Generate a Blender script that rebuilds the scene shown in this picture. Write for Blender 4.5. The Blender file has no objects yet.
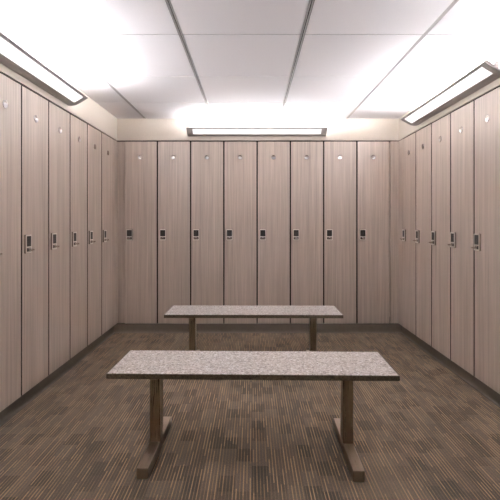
import bpy, bmesh, math
from mathutils import Vector

C = bpy.context.scene.collection
PI = math.pi

# ------------------------------------------------------------------ measures (metres)
EYE = 1.27
XL, XR = -1.533, 1.664            # locker faces, left and right run
YB = 4.84                         # locker faces, back run
YF = -1.5                         # wall behind the camera
ZC = 2.434                        # ceiling
DOOR_LO, DOOR_HI = 0.105, 2.173
SOFFIT = 2.186
PITCH = 0.378
DEPTH = 0.45

# ------------------------------------------------------------------ node helpers
def mat(name):
    m = bpy.data.materials.new(name); m.use_nodes = True
    nt = m.node_tree
    return m, nt, nt.nodes['Principled BSDF']

def N(nt, typ, **kw):
    n = nt.nodes.new(typ)
    for k, v in kw.items():
        if k in n.inputs: n.inputs[k].default_value = v
        else: setattr(n, k, v)
    return n

def ramp(nt, fac, stops, interp='LINEAR'):
    r = N(nt, 'ShaderNodeValToRGB'); cr = r.color_ramp; cr.interpolation = interp
    while len(cr.elements) < len(stops): cr.elements.new(0.5)
    for e, (p, c) in zip(cr.elements, stops):
        e.position = p; e.color = (*c, 1) if len(c) == 3 else c
    nt.links.new(fac, r.inputs['Fac'])
    return r.outputs['Color']

def mix(nt, fac, a, b, mode='MIX'):
    n = nt.nodes.new('ShaderNodeMix'); n.data_type = 'RGBA'; n.blend_type = mode
    for sock, v in ((n.inputs[0], fac), (n.inputs[6], a), (n.inputs[7], b)):
        if isinstance(v, bpy.types.NodeSocket): nt.links.new(v, sock)
        elif isinstance(v, (int, float)): sock.default_value = v
        else: sock.default_value = (*v, 1)
    return n.outputs[2]

def math_node(nt, op, a, b=None):
    n = N(nt, 'ShaderNodeMath', operation=op)
    for i, v in enumerate((a, b)):
        if v is None: continue
        if isinstance(v, bpy.types.NodeSocket): nt.links.new(v, n.inputs[i])
        else: n.inputs[i].default_value = v
    return n.outputs[0]

def mapped(nt, scale, coord='Object', vec=None):
    mp = N(nt, 'ShaderNodeMapping'); mp.inputs['Scale'].default_value = scale
    if vec is None:
        vec = N(nt, 'ShaderNodeTexCoord').outputs[coord]
    nt.links.new(vec, mp.inputs['Vector'])
    return mp.outputs['Vector']

def noise(nt, vec, scale=1, detail=3, rough=0.5):
    n = N(nt, 'ShaderNodeTexNoise', Scale=scale, Detail=detail, Roughness=rough)
    nt.links.new(vec, n.inputs['Vector'])
    return n.outputs['Fac']

def bump(nt, b, height, strength, dist):
    bn = N(nt, 'ShaderNodeBump', Strength=strength, Distance=dist)
    nt.links.new(height, bn.inputs['Height']); nt.links.new(bn.outputs['Normal'], b.inputs['Normal'])

# ------------------------------------------------------------------ materials
def mat_laminate():
    m, nt, b = mat('taupe_wood_laminate')
    tc = N(nt, 'ShaderNodeTexCoord').outputs['Object']
    rnd = N(nt, 'ShaderNodeObjectInfo').outputs['Random']
    add = N(nt, 'ShaderNodeVectorMath', operation='ADD')
    cmb = N(nt, 'ShaderNodeCombineXYZ')
    off = math_node(nt, 'MULTIPLY', rnd, 37.0)
    for i in range(3): nt.links.new(off, cmb.inputs[i])
    nt.links.new(tc, add.inputs[0]); nt.links.new(cmb.outputs[0], add.inputs[1])
    v = add.outputs[0]
    fine = noise(nt, mapped(nt, (70, 70, 1.4), vec=v), 1, 4, 0.65)
    mid = noise(nt, mapped(nt, (30, 30, 0.6), vec=v), 1, 3, 0.55)
    broad = noise(nt, mapped(nt, (7, 7, 0.5), vec=v), 1, 2)
    c1 = ramp(nt, fine, [(0.25, LAM_D), (0.75, LAM_L)])
    c2 = ramp(nt, mid, [(0.3, LAM_D2), (0.7, LAM_L2)])
    c = mix(nt, 0.45, c1, c2)
    c = mix(nt, 0.22, c, ramp(nt, broad, [(0.3, (0.43, 0.357, 0.305)), (0.7, (0.63, 0.543, 0.477))]))
    nt.links.new(c, b.inputs['Base Color'])
    b.inputs['Roughness'].default_value = 0.42
    b.inputs['Specular IOR Level'].default_value = 1.0
    b.inputs['IOR'].default_value = 1.62
    bump(nt, b, fine, 0.12, 0.0006)
    return m

def mat_flat(name, col, rough=0.6, metal=0.0, nscale=60, namt=0.06, bmp=0.0, spec=0.5):
    m, nt, b = mat(name)
    tc = N(nt, 'ShaderNodeTexCoord').outputs['Object']
    f = noise(nt, tc, nscale, 3)
    lo = tuple(max(0, c*(1-namt)) for c in col); hi = tuple(min(1, c*(1+namt)) for c in col)
    nt.links.new(ramp(nt, f, [(0.3, lo), (0.7, hi)]), b.inputs['Base Color'])
    b.inputs['Roughness'].default_value = rough; b.inputs['Metallic'].default_value = metal
    b.inputs['Specular IOR Level'].default_value = spec
    if bmp: bump(nt, b, f, bmp, 0.001)
    return m

def mat_brushed(name, col, rough, sc):
    m, nt, b = mat(name)
    v = mapped(nt, sc)
    f = noise(nt, v, 1, 4, 0.6)
    nt.links.new(ramp(nt, f, [(0.3, tuple(c*0.86 for c in col)), (0.7, tuple(min(1, c*1.1) for c in col))]), b.inputs['Base Color'])
    b.inputs['Metallic'].default_value = 1.0
    nt.links.new(math_node(nt, 'ADD', math_node(nt, 'MULTIPLY', f, 0.15), rough-0.07), b.inputs['Roughness'])
    bump(nt, b, f, 0.06, 0.0004)
    return m

def mat_terrazzo(name='speckled_quartz', dark=False):
    m, nt, b = mat(name)
    tc = N(nt, 'ShaderNodeTexCoord').outputs['Object']
    vo = N(nt, 'ShaderNodeTexVoronoi', Scale=115.0); nt.links.new(tc, vo.inputs['Vector'])
    vo2 = N(nt, 'ShaderNodeTexVoronoi', Scale=210.0); nt.links.new(tc, vo2.inputs['Vector'])
    sep = N(nt, 'ShaderNodeSeparateColor'); nt.links.new(vo.outputs['Color'], sep.inputs[0])
    sep2 = N(nt, 'ShaderNodeSeparateColor'); nt.links.new(vo2.outputs['Color'], sep2.inputs[0])
    c = ramp(nt, sep.outputs[0], [(0.0, (0.16, 0.125, 0.10)), (0.12, (0.42, 0.36, 0.31)), (0.36, (0.64, 0.575, 0.52)),
                                  (0.75, (0.80, 0.75, 0.70)), (0.90, (0.95, 0.93, 0.90))], 'CONSTANT')
    c2 = ramp(nt, sep2.outputs[1], [(0.0, (0.24, 0.20, 0.165)), (0.16, (0.52, 0.46, 0.41)), (0.65, (0.74, 0.68, 0.63)), (0.88, (0.97, 0.95, 0.93))], 'CONSTANT')
    c = mix(nt, 0.42, c, c2)
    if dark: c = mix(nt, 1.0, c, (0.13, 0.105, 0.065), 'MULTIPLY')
    c = mix(nt, 1.0, c, (0.97, 1.0, 1.04), 'MULTIPLY')
    nt.links.new(c, b.inputs['Base Color'])
    b.inputs['Roughness'].default_value = 0.3
    return m

def mat_carpet():
    m, nt, b = mat('striped_carpet')
    tc = N(nt, 'ShaderNodeTexCoord').outputs['Object']
    sep = N(nt, 'ShaderNodeSeparateXYZ'); nt.links.new(tc, sep.inputs[0])
    x, y = sep.outputs[0], sep.outputs[1]
    # yarn columns: one thin tan thread per 21 mm column
    col = math_node(nt, 'DIVIDE', x, 0.0165)
    frac = math_node(nt, 'FRACT', col); idx = math_node(nt, 'FLOOR', col)
    # plank-like tone blocks: 8 columns wide, each column group shifted along the room
    blk = math_node(nt, 'FLOOR', math_node(nt, 'DIVIDE', idx, 5.0))
    wn = N(nt, 'ShaderNodeTexWhiteNoise', noise_dimensions='1D'); nt.links.new(blk, wn.inputs['W'])
    ys = math_node(nt, 'ADD', math_node(nt, 'DIVIDE', y, 0.125), math_node(nt, 'MULTIPLY', math_node(nt, 'FLOOR', math_node(nt, 'MULTIPLY', wn.outputs[0], 3.0)), 0.3333))
    row = math_node(nt, 'FLOOR', ys)
    cm = N(nt, 'ShaderNodeCombineXYZ'); nt.links.new(blk, cm.inputs[0]); nt.links.new(row, cm.inputs[1])
    wb = N(nt, 'ShaderNodeTexWhiteNoise', noise_dimensions='2D'); nt.links.new(cm.outputs[0], wb.inputs['Vector'])
    tone = wb.outputs['Value']
    # per-thread segment variation
    ws = N(nt, 'ShaderNodeTexWhiteNoise', noise_dimensions='2D')
    cs = N(nt, 'ShaderNodeCombineXYZ'); nt.links.new(idx, cs.inputs[0])
    w1 = N(nt, 'ShaderNodeTexWhiteNoise', noise_dimensions='1D'); nt.links.new(idx, w1.inputs['W'])
    nt.links.new(math_node(nt, 'FLOOR', math_node(nt, 'ADD', math_node(nt, 'DIVIDE', y, 0.125), math_node(nt, 'MULTIPLY', w1.outputs[0], 7.0))), cs.inputs[1])
    nt.links.new(cs.outputs[0], ws.inputs['Vector'])
    large = noise(nt, mapped(nt, (2.2, 1.6, 1), vec=tc), 1, 3, 0.6)
    base = ramp(nt, math_node(nt, 'ADD', math_node(nt, 'MULTIPLY', tone, 0.5), math_node(nt, 'MULTIPLY', large, 0.5)),
                [(0.15, CP_A), (0.5, CP_B), (0.85, CP_C)])
    thread = ramp(nt, ws.outputs['Value'], [(0.0, CT_A), (0.55, CT_B), (1.0, CT_C)])
    tri = math_node(nt, 'ABSOLUTE', math_node(nt, 'SUBTRACT', frac, 0.5))      # 0 at column centre
    line = ramp(nt, tri, [(0.10, (1, 1, 1)), (0.19, (0, 0, 0))])
    amt = math_node(nt, 'MULTIPLY', line, ramp(nt, ws.outputs['Value'], [(0.1, (.5,)*3), (0.7, (.95,)*3)]))
    c = mix(nt, amt, base, thread)
    # loop pile
    pile = noise(nt, mapped(nt, (260, 110, 1), vec=tc), 1, 2, 0.6)
    c = mix(nt, 0.55, c, ramp(nt, pile, [(0.3, (.35,)*3), (0.7, (1,)*3)]), 'MULTIPLY')
    nt.links.new(c, b.inputs['Base Color'])
    b.inputs['Roughness'].default_value = 0.95
    b.inputs['Specular IOR Level'].default_value = 0.1
    bump(nt, b, pile, 0.5, 0.003)
    return m

def mat_tile():
    m, nt, b = mat('ceiling_board')
    tc = N(nt, 'ShaderNodeTexCoord').outputs['Object']
    f = noise(nt, tc, 320, 2, 0.7)
    nt.links.new(ramp(nt, f, [(0.3, (0.745, 0.735, 0.76)), (0.6, (0.795, 0.785, 0.815))]), b.inputs['Base Color'])
    b.inputs['Roughness'].default_value = 0.9
    b.inputs['Specular IOR Level'].default_value = 0.2
    bump(nt, b, f, 0.2, 0.001)
    return m

def mat_glow(name, col, strength):
    m, nt, b = mat(name)
    tc = N(nt, 'ShaderNodeTexCoord').outputs['Object']
    f = noise(nt, tc, 30, 2)
    nt.links.new(ramp(nt, f, [(0.2, tuple(c*0.97 for c in col)), (0.8, col)]), b.inputs['Emission Color'])
    b.inputs['Base Color'].default_value = (0.5, 0.5, 0.5, 1)
    b.inputs['Emission Strength'].default_value = strength
    b.inputs['Roughness'].default_value = 0.4
    return m

LAM_D, LAM_L = (0.25, 0.196, 0.162), (0.795, 0.68, 0.592)
LAM_D2, LAM_L2 = (0.385, 0.312, 0.262), (0.68, 0.57, 0.494)
CP_A, CP_B, CP_C = (0.066, 0.059, 0.051), (0.135, 0.109, 0.083), (0.185, 0.146, 0.110)
CT_A, CT_B, CT_C = (0.21, 0.155, 0.10), (0.32, 0.215, 0.120), (0.46, 0.310, 0.175)
LENS_E, TUBE_E = 0.52, 192.0

M = dict(
    lam=mat_laminate(),
    dark=mat_flat('dark_carcass', (0.022, 0.017, 0.015), 0.8, spec=0.1),
    core=mat_flat('dark_phenolic_core', (0.035, 0.027, 0.023), 0.6, spec=0.2),
    kick=mat_flat('brown_rubber_base', (0.112, 0.090, 0.070), 0.45, nscale=25),
    paint=mat_flat('cream_paint', (0.66, 0.605, 0.535), 0.8, nscale=90, namt=0.02, bmp=0.05),
    tile=mat_tile(),
    grid=mat_flat('white_tee_bar', (0.42, 0.41, 0.41), 0.5, namt=0.03),
    gap=mat_flat('plenum_shadow_gap', (0.02, 0.018, 0.018), 0.9),
    carpet=mat_carpet(),
    quartz=mat_terrazzo(),
    band=mat_terrazzo('shaded_speckled_edge', True),  # darkened copy of the quartz, slab edge shade put into its colour
    steel=mat_brushed('brushed_stainless', (0.32, 0.26, 0.195), 0.28, (300, 300, 8)),
    alu=mat_flat('grey_anodised_aluminium', (0.40, 0.38, 0.365), 0.42, 0.1, nscale=200, namt=0.04),
    nickel=mat_flat('satin_nickel', (0.88, 0.84, 0.77), 0.28, 0.55, nscale=300, namt=0.05),
    chrome=mat_flat('polished_chrome', (0.80, 0.77, 0.72), 0.12, 1.0, nscale=300, namt=0.02),
    gunmetal=mat_flat('dark_steel_case', (0.22, 0.19, 0.155), 0.4, 0.6, nscale=200, namt=0.05),
    keypad=mat_flat('dark_keypad', (0.035, 0.03, 0.027), 0.35, nscale=100),
    disc=mat_flat('polished_disc', (0.68, 0.66, 0.65), 0.14, 1.0, nscale=40, namt=0.02),
    lens=mat_glow('frosted_lens', (1.0, 0.965, 0.975), LENS_E),
    dim_tube=mat_glow('dimmed_fluorescent_tube', (0.965, 0.955, 0.985), TUBE_E*0.5),  # weaker copy of the tube, holds down the ceiling glare at the back
    tube=mat_glow('fluorescent_tube', (0.965, 0.955, 0.985), TUBE_E),
)

# ------------------------------------------------------------------ mesh helpers
def box(bm, x0, x1, y0, y1, z0, z1, bev=0.0, seg=2, mi=0):
    vs = [bm.verts.new(p) for p in ((x0,y0,z0),(x1,y0,z0),(x1,y1,z0),(x0,y1,z0),(x0,y0,z1),(x1,y0,z1),(x1,y1,z1),(x0,y1,z1))]
    fs = [bm.faces.new([vs[i] for i in q]) for q in ((3,2,1,0),(4,5,6,7),(0,1,5,4),(1,2,6,5),(2,3,7,6),(3,0,4,7))]
    for f in fs: f.material_index = mi
    if bev:
        es = list({e for f in fs for e in f.edges})
        bmesh.ops.bevel(bm, geom=es, offset=bev, segments=seg, affect='EDGES', profile=0.5)

def cyl(bm, p0, p1, r0, r1=None, n=20, caps=True):
    r1 = r0 if r1 is None else r1
    p0, p1 = Vector(p0), Vector(p1); d = (p1-p0).normalized()
    a = d.orthogonal().normalized(); b = d.cross(a)
    rings = []
    for p, r in ((p0, r0), (p1, r1)):
        rings.append([bm.verts.new(p + a*r*math.cos(2*PI*i/n) + b*r*math.sin(2*PI*i/n)) for i in range(n)])
    for i in range(n):
        j = (i+1) % n
        bm.faces.new((rings[0][i], rings[0][j], rings[1][j], rings[1][i]))
    if caps:
        bm.faces.new(list(reversed(rings[0]))); bm.faces.new(rings[1])

def lathe_y(bm, cx, cz, prof, n=28):
    """prof: list of (radius, y); closed at both ends, axis along y."""
    rings = []
    for r, y in prof:
        rings.append([bm.verts.new((cx + r*math.cos(2*PI*i/n), y, cz + r*math.sin(2*PI*i/n))) for i in range(n)])
    for a, b in zip(rings, rings[1:]):
        for i in range(n):
            j = (i+1) % n
            bm.faces.new((a[i], a[j], b[j], b[i]))
    bm.faces.new(list(reversed(rings[0]))); bm.faces.new(rings[-1])

def extrude_profile(bm, pts, x0, x1):
    """pts: closed outline in (y, z); extruded along x."""
    a = [bm.verts.new((x0, y, z)) for y, z in pts]; b = [bm.verts.new((x1, y, z)) for y, z in pts]
    n = len(pts)
    for i in range(n):
        j = (i+1) % n
        bm.faces.new((a[i], a[j], b[j], b[i]))
    bm.faces.new(a); bm.faces.new(list(reversed(b)))

def obj(name, bm, mats, parent=None, smooth=False):
    bmesh.ops.recalc_face_normals(bm, faces=bm.faces[:])
    me = bpy.data.meshes.new(name); bm.to_mesh(me); bm.free()
    for m in (mats if isinstance(mats, (list, tuple)) else [mats]): me.materials.append(m)
    if smooth:
        for p in me.polygons: p.use_smooth = True
        me.set_sharp_from_angle(angle=math.radians(40))
    o = bpy.data.objects.new(name, me); C.objects.link(o)
    if parent: o.parent = parent
    return o

def thing(name, label, cat, loc=(0, 0, 0), rz=0, group=None):
    o = bpy.data.objects.new(name, None); C.objects.link(o)
    o.empty_display_size = 0.1
    o.location = loc; o.rotation_euler = (0, 0, rz)
    o['label'] = label; o['category'] = cat
    if group: o['group'] = group
    return o

def dup(root, loc, rz, label, group=None):
    r = root.copy(); C.objects.link(r); r.location = loc; r.rotation_euler = (0, 0, rz)
    r['label'] = label
    if group: r['group'] = group
    for ch in list(root.children):
        c = ch.copy(); C.objects.link(c); c.parent = r
        for g in list(ch.children):
            d = g.copy(); C.objects.link(d); d.parent = c
    return r

def struct(name, bm, mats, label, cat, parent=None):
    o = obj(name, bm, mats, parent)
    o['kind'] = 'structure'
    if parent is None:
        o['label'] = label; o['category'] = cat
    return o

def BM(): return bmesh.new()

# ------------------------------------------------------------------ the room
b = BM(); box(b, -2.6, 2.7, YF-0.1, 5.6, -0.05, 0)
struct('floor', b, M['carpet'], 'brown carpet floor with thin tan stripes running away from the viewer', 'floor')

YEND = 0.935                      # where the locker runs stop, behind the view
b = BM()
box(b, XL-DEPTH-0.12, XL-DEPTH-0.02, YF-0.1, 5.4, 0, ZC+0.05)
box(b, XL-DEPTH-0.02, XL, YF, YB, SOFFIT, ZC+0.05)
box(b, XL-DEPTH-0.02, XL, YF, YEND-0.02, 0, SOFFIT)
struct('wall_left', b, M['paint'], 'cream painted wall band above the left run of lockers', 'wall')
b = BM()
box(b, XR+DEPTH+0.02, XR+DEPTH+0.12, YF-0.1, 5.4, 0, ZC+0.05)
box(b, XR, XR+DEPTH+0.02, YF, YB, SOFFIT, ZC+0.05)
box(b, XR, XR+DEPTH+0.02, YF, YEND-0.02, 0, SOFFIT)
struct('wall_right', b, M['paint'], 'cream painted wall band above the right run of lockers', 'wall')
b = BM()
box(b, XL-DEPTH-0.02, XR+DEPTH+0.02, YB+DEPTH+0.02, YB+DEPTH+0.12, 0, ZC+0.05)
box(b, XL-DEPTH-0.02, XR+DEPTH+0.02, YB, YB+DEPTH+0.02, SOFFIT, ZC+0.05)
struct('wall_back', b, M['paint'], 'cream painted wall band above the far row of lockers', 'wall')
b = BM(); box(b, XL, XR, YF-0.1, YF, 0, ZC+0.05)
struct('wall_front', b, M['lam'], 'wood-grain panelled wall behind the viewer', 'wall')

# dark shadow reveal between the door tops and the wall band
for nm, (x0, x1, y0, y1), lab in (
        ('trim_1', (XL-0.10, XL-0.012, YEND, YB+0.1), 'dark reveal strip over the left lockers'),
        ('trim_2', (XR+0.012, XR+0.10, YEND, YB+0.1), 'dark reveal strip over the right lockers'),
        ('trim_3', (XL-0.010, XR+0.010, YB+0.012, YB+0.10), 'dark reveal strip over the far lockers')):
    b = BM(); box(b, x0, x1, y0, y1, DOOR_HI+0.004, SOFFIT)
    struct(nm, b, M['dark'], lab, 'trim')

# corner filler panels (L shaped), same laminate as the doors
EDGE_L, EDGE_R = 4.726, 4.706     # far edges of the side runs
BX0 = -1.4538                     # left edge of the back run
BX1 = BX0 + 8*PITCH
b = BM()
box(b, XL-0.020, XL-0.002, EDGE_L+0.004, YB+0.043, DOOR_LO, DOOR_HI+0.003)
box(b, XL-0.002, BX0-0.002, YB+0.025, YB+0.043, DOOR_LO, DOOR_HI+0.003)
struct('trim_4', b, M['lam'], 'narrow wood-grain filler panel in the far left corner', 'filler panel')
b = BM()
box(b, XR+0.002, XR+0.020, EDGE_R+0.004, YB+0.022, DOOR_LO, DOOR_HI+0.003)
box(b, BX1+0.004, XR+0.002, YB+0.004, YB+0.022, DOOR_LO, DOOR_HI+0.003)
struct('trim_5', b, M['lam'], 'narrow wood-grain filler panel in the far right corner', 'filler panel')

# recessed plinths with a rubber cove
RK = 0.04
def cove(bm, run, face, sgn, a0, a1):
    """plinth along y (run='y') or x; face = coordinate of its front, sgn points into the room"""
    pts = [(-0.36, 0), (0.016, 0), (0.016, 0.003), (0.006, 0.009), (0.0015, 0.02), (0.0, 0.034), (0.0, 0.098), (-0.003, 0.1), (-0.36, 0.1)]
    A, B2 = [], []
    for d, z in pts:
        q = face + sgn*d
        A.append(bm.verts.new((q, a0, z) if run == 'y' else (a0, q, z)))
        B2.append(bm.verts.new((q, a1, z) if run == 'y' else (a1, q, z)))
    n = len(pts)
    for i in range(n):
        j = (i+1) % n
        bm.faces.new((A[i], A[j], B2[j], B2[i]))
    bm.faces.new(A); bm.faces.new(list(reversed(B2)))
b = BM(); cove(b, 'y', XL-RK, 1, YEND, YB+RK); struct('baseboard_left', b, M['kick'], 'dark brown recessed plinth under the left lockers', 'baseboard')
b = BM(); cove(b, 'y', XR+RK, -1, YEND, YB+RK); struct('baseboard_right', b, M['kick'], 'dark brown recessed plinth under the right lockers', 'baseboard')
b = BM(); cove(b, 'x', YB+0.004, -1, XL-RK, XR+RK); struct('baseboard_back', b, M['kick'], 'dark brown recessed plinth under the far lockers', 'baseboard')

# suspended ceiling: boards, backing, tee bars
xs = [-1.216 - 0.769, -1.216, -0.446, 0.318, 1.080, 1.080 + 0.769]
ys = [4.185 + 0.762 - 0.762*k for k in range(0, 10)]
b = BM()
GX, GY = 0.014, 0.0055
for i in range(len(xs)-1):
    x0 = max(xs[i]+GX, XL); x1 = min(xs[i+1]-GX, XR)
    for k in range(len(ys)-1):
        y1 = min(ys[k]-GY, YB); y0 = max(ys[k+1]+GY, YF)
        if y1-y0 > 0.01: box(b, x0, x1, y0, y1, ZC, ZC+0.004)
box(b, XL, XR, YF, YB, ZC+0.018, ZC+0.04, mi=1)
ceil = struct('ceiling', b, [M['tile'], M['gap']], 'white suspended ceiling of square boards', 'ceiling')
b = BM()
for x in xs[1:-1]:
    for d in (-0.0105, 0.0040):
        box(b, x+d, x+d+0.0065, YF, YB, ZC-0.001, ZC+0.012)
g = struct('ceiling_grid', b, M['grid'], '', '', ceil)

# ------------------------------------------------------------------ lockers
def make_locker(label, group):
    t = thing('locker', label, 'locker', (0, 0, 0), 0, group)
    w = PITCH/2
    # carcass: sides, top, bottom and back panel
    b = BM()
    box(b, -w+0.001, -w+0.017, 0.045, DEPTH, DOOR_LO-0.004, DOOR_HI)
    box(b, w-0.017, w-0.001, 0.045, DEPTH, DOOR_LO-0.004, DOOR_HI)
    box(b, -w+0.017, w-0.017, 0.045, DEPTH, DOOR_LO-0.004, DOOR_LO+0.012)
    box(b, -w+0.017, w-0.017, 0.045, DEPTH, DOOR_HI-0.016, DOOR_HI)
    box(b, -w+0.017, w-0.017, DEPTH-0.012, DEPTH, DOOR_LO+0.012, DOOR_HI-0.016)
    obj('carcass', b, M['dark'], t)
    b = BM(); box(b, -w+0.0075, w-0.0075, 0.0, 0.019, DOOR_LO, DOOR_HI, 0.0015, 1); b.normal_update()
    for f in b.faces:
        if f.normal.y > -0.5: f.material_index = 1                            # solid dark core shows at the cut edges
    door = obj('door', b, [M['lam'], M['core']], t)
    # polished number disc
    b = BM()
    lathe_y(b, -0.004, 1.994, [(0.0265, 0.0), (0.0265, -0.0022), (0.0255, -0.0035), (0.0213, -0.0035), (0.0205, -0.003), (0.004, -0.003)], 32)
    obj('number_disc', b, M['disc'], door, True)
    # keypad lock
    cx, cz = -w+0.064, 1.114
    b = BM()
    hw, hh = 0.036, 0.063
    box(b, cx-hw, cx+hw, -0.016, 0.0, cz-hh, cz+hh, 0.003, 2)                 # back plate
    lock = obj('lock', b, M['gunmetal'], t, True); lock.scale = (1, 0.72, 1)
    b = BM()
    for s in (-1, 1):                                                         # raised rim
        box(b, cx+s*(hw-0.004)-0.0035, cx+s*(hw-0.004)+0.0035, -0.022, -0.015, cz-hh+0.003, cz+hh-0.003, 0.002, 2)
    for z in (cz+hh-0.005, cz-0.022, cz-hh+0.006):
        box(b, cx-hw+0.004, cx+hw-0.004, -0.0215, -0.015, z-0.005, z+0.005, 0.002, 2)
    obj('face_frame', b, M['nickel'], lock, True)
    b = BM()
    box(b, cx-0.0295, cx+0.0295, -0.0200, -0.0155, cz-0.017, cz+0.054, 0.001, 1)
    for r in range(4):
        for q in range(3):
            bx, bz = cx-0.0155+0.0155*q, cz+0.043-0.0160*r
            box(b, bx-0.0055, bx+0.0055, -0.0216, -0.0195, bz-0.0052, bz+0.0052, 0.0008, 1)
    obj('keypad', b, M['keypad'], lock)
    b = BM()
    lathe_y(b, cx, cz-0.0395, [(0.0105, -0.0155), (0.0105, -0.024), (0.0075, -0.026), (0.0070, -0.046), (0.0085, -0.048), (0.0085, -0.051), (0.006, -0.053)], 20)
    box(b, cx-0.021, cx+0.021, -0.062, -0.050, cz-0.0455, cz-0.0335, 0.004, 2)
    kn = obj('turn_knob', b, M['chrome'], lock, True)
    b = BM(); box(b, cx-0.027, cx+0.027, -0.0178, -0.0155, cz-0.051, cz-0.0275)
    obj('knob_recess', b, M['keypad'], lock)
    return t

back_lab = [
    'taupe wood-grain locker on the back wall, leftmost of that row, beside the left corner',
    'taupe wood-grain locker on the back wall, second from the left corner',
    'taupe wood-grain locker on the back wall, third from the left corner',
    'taupe wood-grain locker on the back wall, fourth from the left corner',
    'taupe wood-grain locker on the back wall, fourth from the right corner',
    'taupe wood-grain locker on the back wall, third from the right corner',
    'taupe wood-grain locker on the back wall, second from the right corner',
    'taupe wood-grain locker on the back wall, rightmost of that row, beside the right corner']
left_lab = [
    'taupe wood-grain locker on the left wall, farthest of that run, by the corner',
    'taupe wood-grain locker on the left wall, second from the far corner',
    'taupe wood-grain locker on the left wall, third from the far corner',
    'taupe wood-grain locker on the left wall, fourth from the far corner',
    'tall taupe wood-grain locker on the left wall, nearest one with its lock in view',
    'tall taupe wood-grain locker cut off by the left edge of the photo',
    'wood-grain locker on the left wall, first one nearer than the edge-cropped locker',
    'wood-grain locker on the left wall, second one nearer than the edge-cropped locker',
    'wood-grain locker on the left wall, third one nearer than the edge-cropped locker',
    'wood-grain locker on the left wall, fourth one nearer than the edge-cropped locker']
right_lab = [
    'taupe wood-grain locker on the right wall, farthest of that run, by the corner',
    'taupe wood-grain locker on the right wall, second from the far corner',
    'taupe wood-grain locker on the right wall, third from the far corner',
    'taupe wood-grain locker on the right wall, fourth from the far corner',
    'tall taupe wood-grain locker on the right wall, nearest, at the right edge of the photo',
    'wood-grain locker on the right wall, first one nearer than the edge locker',
    'wood-grain locker on the right wall, second one nearer than the edge locker',
    'wood-grain locker on the right wall, third one nearer than the edge locker',
    'wood-grain locker on the right wall, fourth one nearer than the edge locker',
    'wood-grain locker on the right wall, fifth one nearer than the edge locker']
proto = make_locker(back_lab[0], 'lockers along the back wall')
proto.location = (BX0+PITCH/2, YB, 0)
for i in range(1, 8):
    dup(proto, (BX0+PITCH*(i+0.5), YB, 0), 0, back_lab[i], 'lockers along the back wall')
for i in range(len(left_lab)):
    dup(proto, (XL, EDGE_L-PITCH*(i+0.5), 0), PI/2, left_lab[i], 'lockers along the left wall')
for i in range(len(right_lab)):
    dup(proto, (XR, EDGE_R-PITCH*(i+0.5), 0), -PI/2, right_lab[i], 'lockers along the right wall')

# ------------------------------------------------------------------ benches
HB, TB = 0.487, 0.028
def make_bench(label):
    t = thing('bench', label, 'bench', (0, 0, 0), 0, 'locker room benches')
    b = BM(); box(b, -0.744, 0.744, -0.194, 0.194, HB-TB, HB, 0.003, 2)
    top = obj('bench_top', b, M['quartz'], t)
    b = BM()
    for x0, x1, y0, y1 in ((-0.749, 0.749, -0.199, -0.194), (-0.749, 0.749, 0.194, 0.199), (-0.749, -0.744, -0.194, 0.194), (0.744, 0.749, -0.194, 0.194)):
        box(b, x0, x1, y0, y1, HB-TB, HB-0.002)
    e = obj('edge_shade', b, M['band'], top); e['label'] = 'speckled edge of the bench top, shade put into its dark colour'  # thin strips round the slab, edge shade painted into their colour
    for s in (-1, 1):
        x = -0.538 if s < 0 else 0.522
        b = BM(); box(b, x-0.029, x+0.029, -0.038, 0.038, 0.055, HB-TB-0.006, 0.003, 2)
        obj('leg', b, M['steel'], t)
        b = BM(); box(b, x-0.06, x+0.06, -0.12, 0.12, HB-TB-0.006, HB-TB, 0.001, 1)
        obj('mounting_plate', b, M['steel'], t)
        b = BM(); box(b, x-0.029, x+0.029, -0.290, 0.266, 0.0, 0.055, 0.003, 2)
        obj('foot', b, M['steel_foot'], t)
    return t
M['steel_foot'] = mat_brushed('brushed_stainless_foot', (0.42, 0.35, 0.28), 0.30, (300, 8, 300))
bench = make_bench('speckled stone bench nearer the viewer, both steel T legs and feet in view')
bench.location = (0.004, 2.372, 0); bench.rotation_euler = (0, 0, math.radians(-1.2))
dup(bench, (0.014, 3.755, 0), math.radians(-0.5), 'smaller-looking speckled stone bench farther back, in front of the back lockers')

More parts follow.
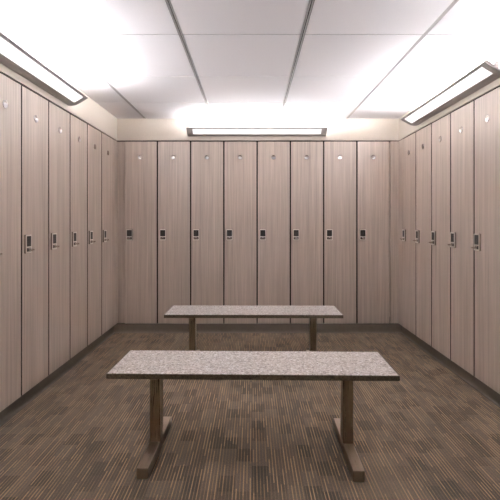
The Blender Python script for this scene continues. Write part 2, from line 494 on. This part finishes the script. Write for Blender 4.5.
# ------------------------------------------------------------------ wall lights
PROF = [(0.0, 2.2330), (0.03, 2.2310), (0.06, 2.2355), (0.08, 2.2435), (0.10, 2.254), (0.12, 2.2655), (0.145, 2.281), (0.168, 2.2965)]
def outline(pts, th):
    up = []
    for i, (d, z) in enumerate(pts):
        a = pts[max(i-1, 0)]; c = pts[min(i+1, len(pts)-1)]
        tx, tz = c[0]-a[0], c[1]-a[1]; l = math.hypot(tx, tz)
        up.append((d - tz/l*th if i else d, z + tx/l*th))
    return [(-d, z) for d, z in pts] + [(-d, z) for d, z in reversed(up)]
def at(d):
    for (d0, z0), (d1, z1) in zip(PROF, PROF[1:]):
        if d0 <= d <= d1: return z0 + (z1-z0)*(d-d0)/(d1-d0)
FL = 1.555
def make_light(label):
    t = thing('wall_light', label, 'wall light', (0, 0, 0), 0, 'linear lights above the lockers')
    h = FL/2
    b = BM(); extrude_profile(b, outline(PROF, 0.006), -h+0.012, h-0.012)
    extrude_profile(b, [(-0.001, 2.24), (-0.001, 2.29), (-0.014, 2.29), (-0.014, 2.24)], -h+0.012, h-0.012)   # wall rail
    obj('housing', b, M['alu'], t, True)
    for s in (-1, 1):
        b = BM(); x0, x1 = sorted((s*h, s*(h-0.012)))
        extrude_profile(b, outline([(d, z-0.002) for d, z in PROF], 0.020), x0, x1)
        obj('end_cap', b, M['alu'], t, True)
    ds = [0.078, 0.09, 0.10, 0.11, 0.12, 0.13, 0.14, 0.15]
    pts = [(d, at(d)-0.0022) for d in ds]
    b = BM()
    o = outline(pts, 0.0018); extrude_profile(b, o, -h+0.065, h-0.065)
    obj('lens', b, M['lens'], t, True)
    b = BM(); cyl(b, (-h+0.06, -0.066, 2.3045), (h-0.06, -0.066, 2.3045), 0.0105, n=16)
    obj('fluorescent_tube', b, M['tube'], t, True)
    b = BM()
    for s in (-1, 1):
        x0, x1 = sorted((s*(h-0.058), s*(h-0.040)))
        box(b, x0, x1, -0.08, -0.052, 2.246, 2.3163, 0.002, 1)
    obj('lamp_holder', b, M['grid'], t)
    return t
lt = make_light('long grey wall light glowing above the back row of lockers')
lt.location = (0.055, YB, 0)
back_tube = [c for c in lt.children if c.name.startswith('fluorescent_tube')][0]
dup(lt, (XL, 3.55-FL/2, 0), PI/2, 'long grey wall light above the left lockers, cut off by the photo edge')
dup(lt, (XR, 2.74+FL/2, 0), -PI/2, 'long grey wall light above the right lockers, near end cap in view')

dup(lt, (XL, 1.60-FL/2, 0), PI/2, 'added unseen wall light on the left wall, nearer the viewer than the cut-off one')  # extra light out of view, added to lift the ambient light
dup(lt, (XR, 2.20-FL/2, 0), -PI/2, 'added unseen wall light on the right wall, nearer the viewer than the visible end cap')  # second unseen light, added to even out the room

back_tube.data = back_tube.data.copy(); back_tube.data.materials[0] = M['dim_tube']     # back tube set dimmer so the ceiling above it burns out less

# ------------------------------------------------------------------ world, camera, view
w = bpy.data.worlds.new('World'); bpy.context.scene.world = w; w.use_nodes = True
w.node_tree.nodes['Background'].inputs[0].default_value = (0.9, 0.9, 1, 1)
w.node_tree.nodes['Background'].inputs[1].default_value = 0.0

cam = bpy.data.cameras.new('camera'); co = bpy.data.objects.new('camera', cam); C.objects.link(co)
co.location = (0, 0, EYE); co.rotation_euler = (PI/2, 0, 0)
cam.sensor_width = 36; cam.lens = 426/500*36
cam.shift_x = -2/500; cam.shift_y = -29/500
cam.clip_start = 0.05
sc = bpy.context.scene
sc.camera = co
sc.view_settings.view_transform = 'Standard'; sc.view_settings.look = 'None'
sc.view_settings.gamma = 1; sc.view_settings.use_curve_mapping = False
sc.view_settings.exposure = 1.32
sc.cycles.max_bounces = 12; sc.cycles.diffuse_bounces = 8
sc.cycles.caustics_reflective = False
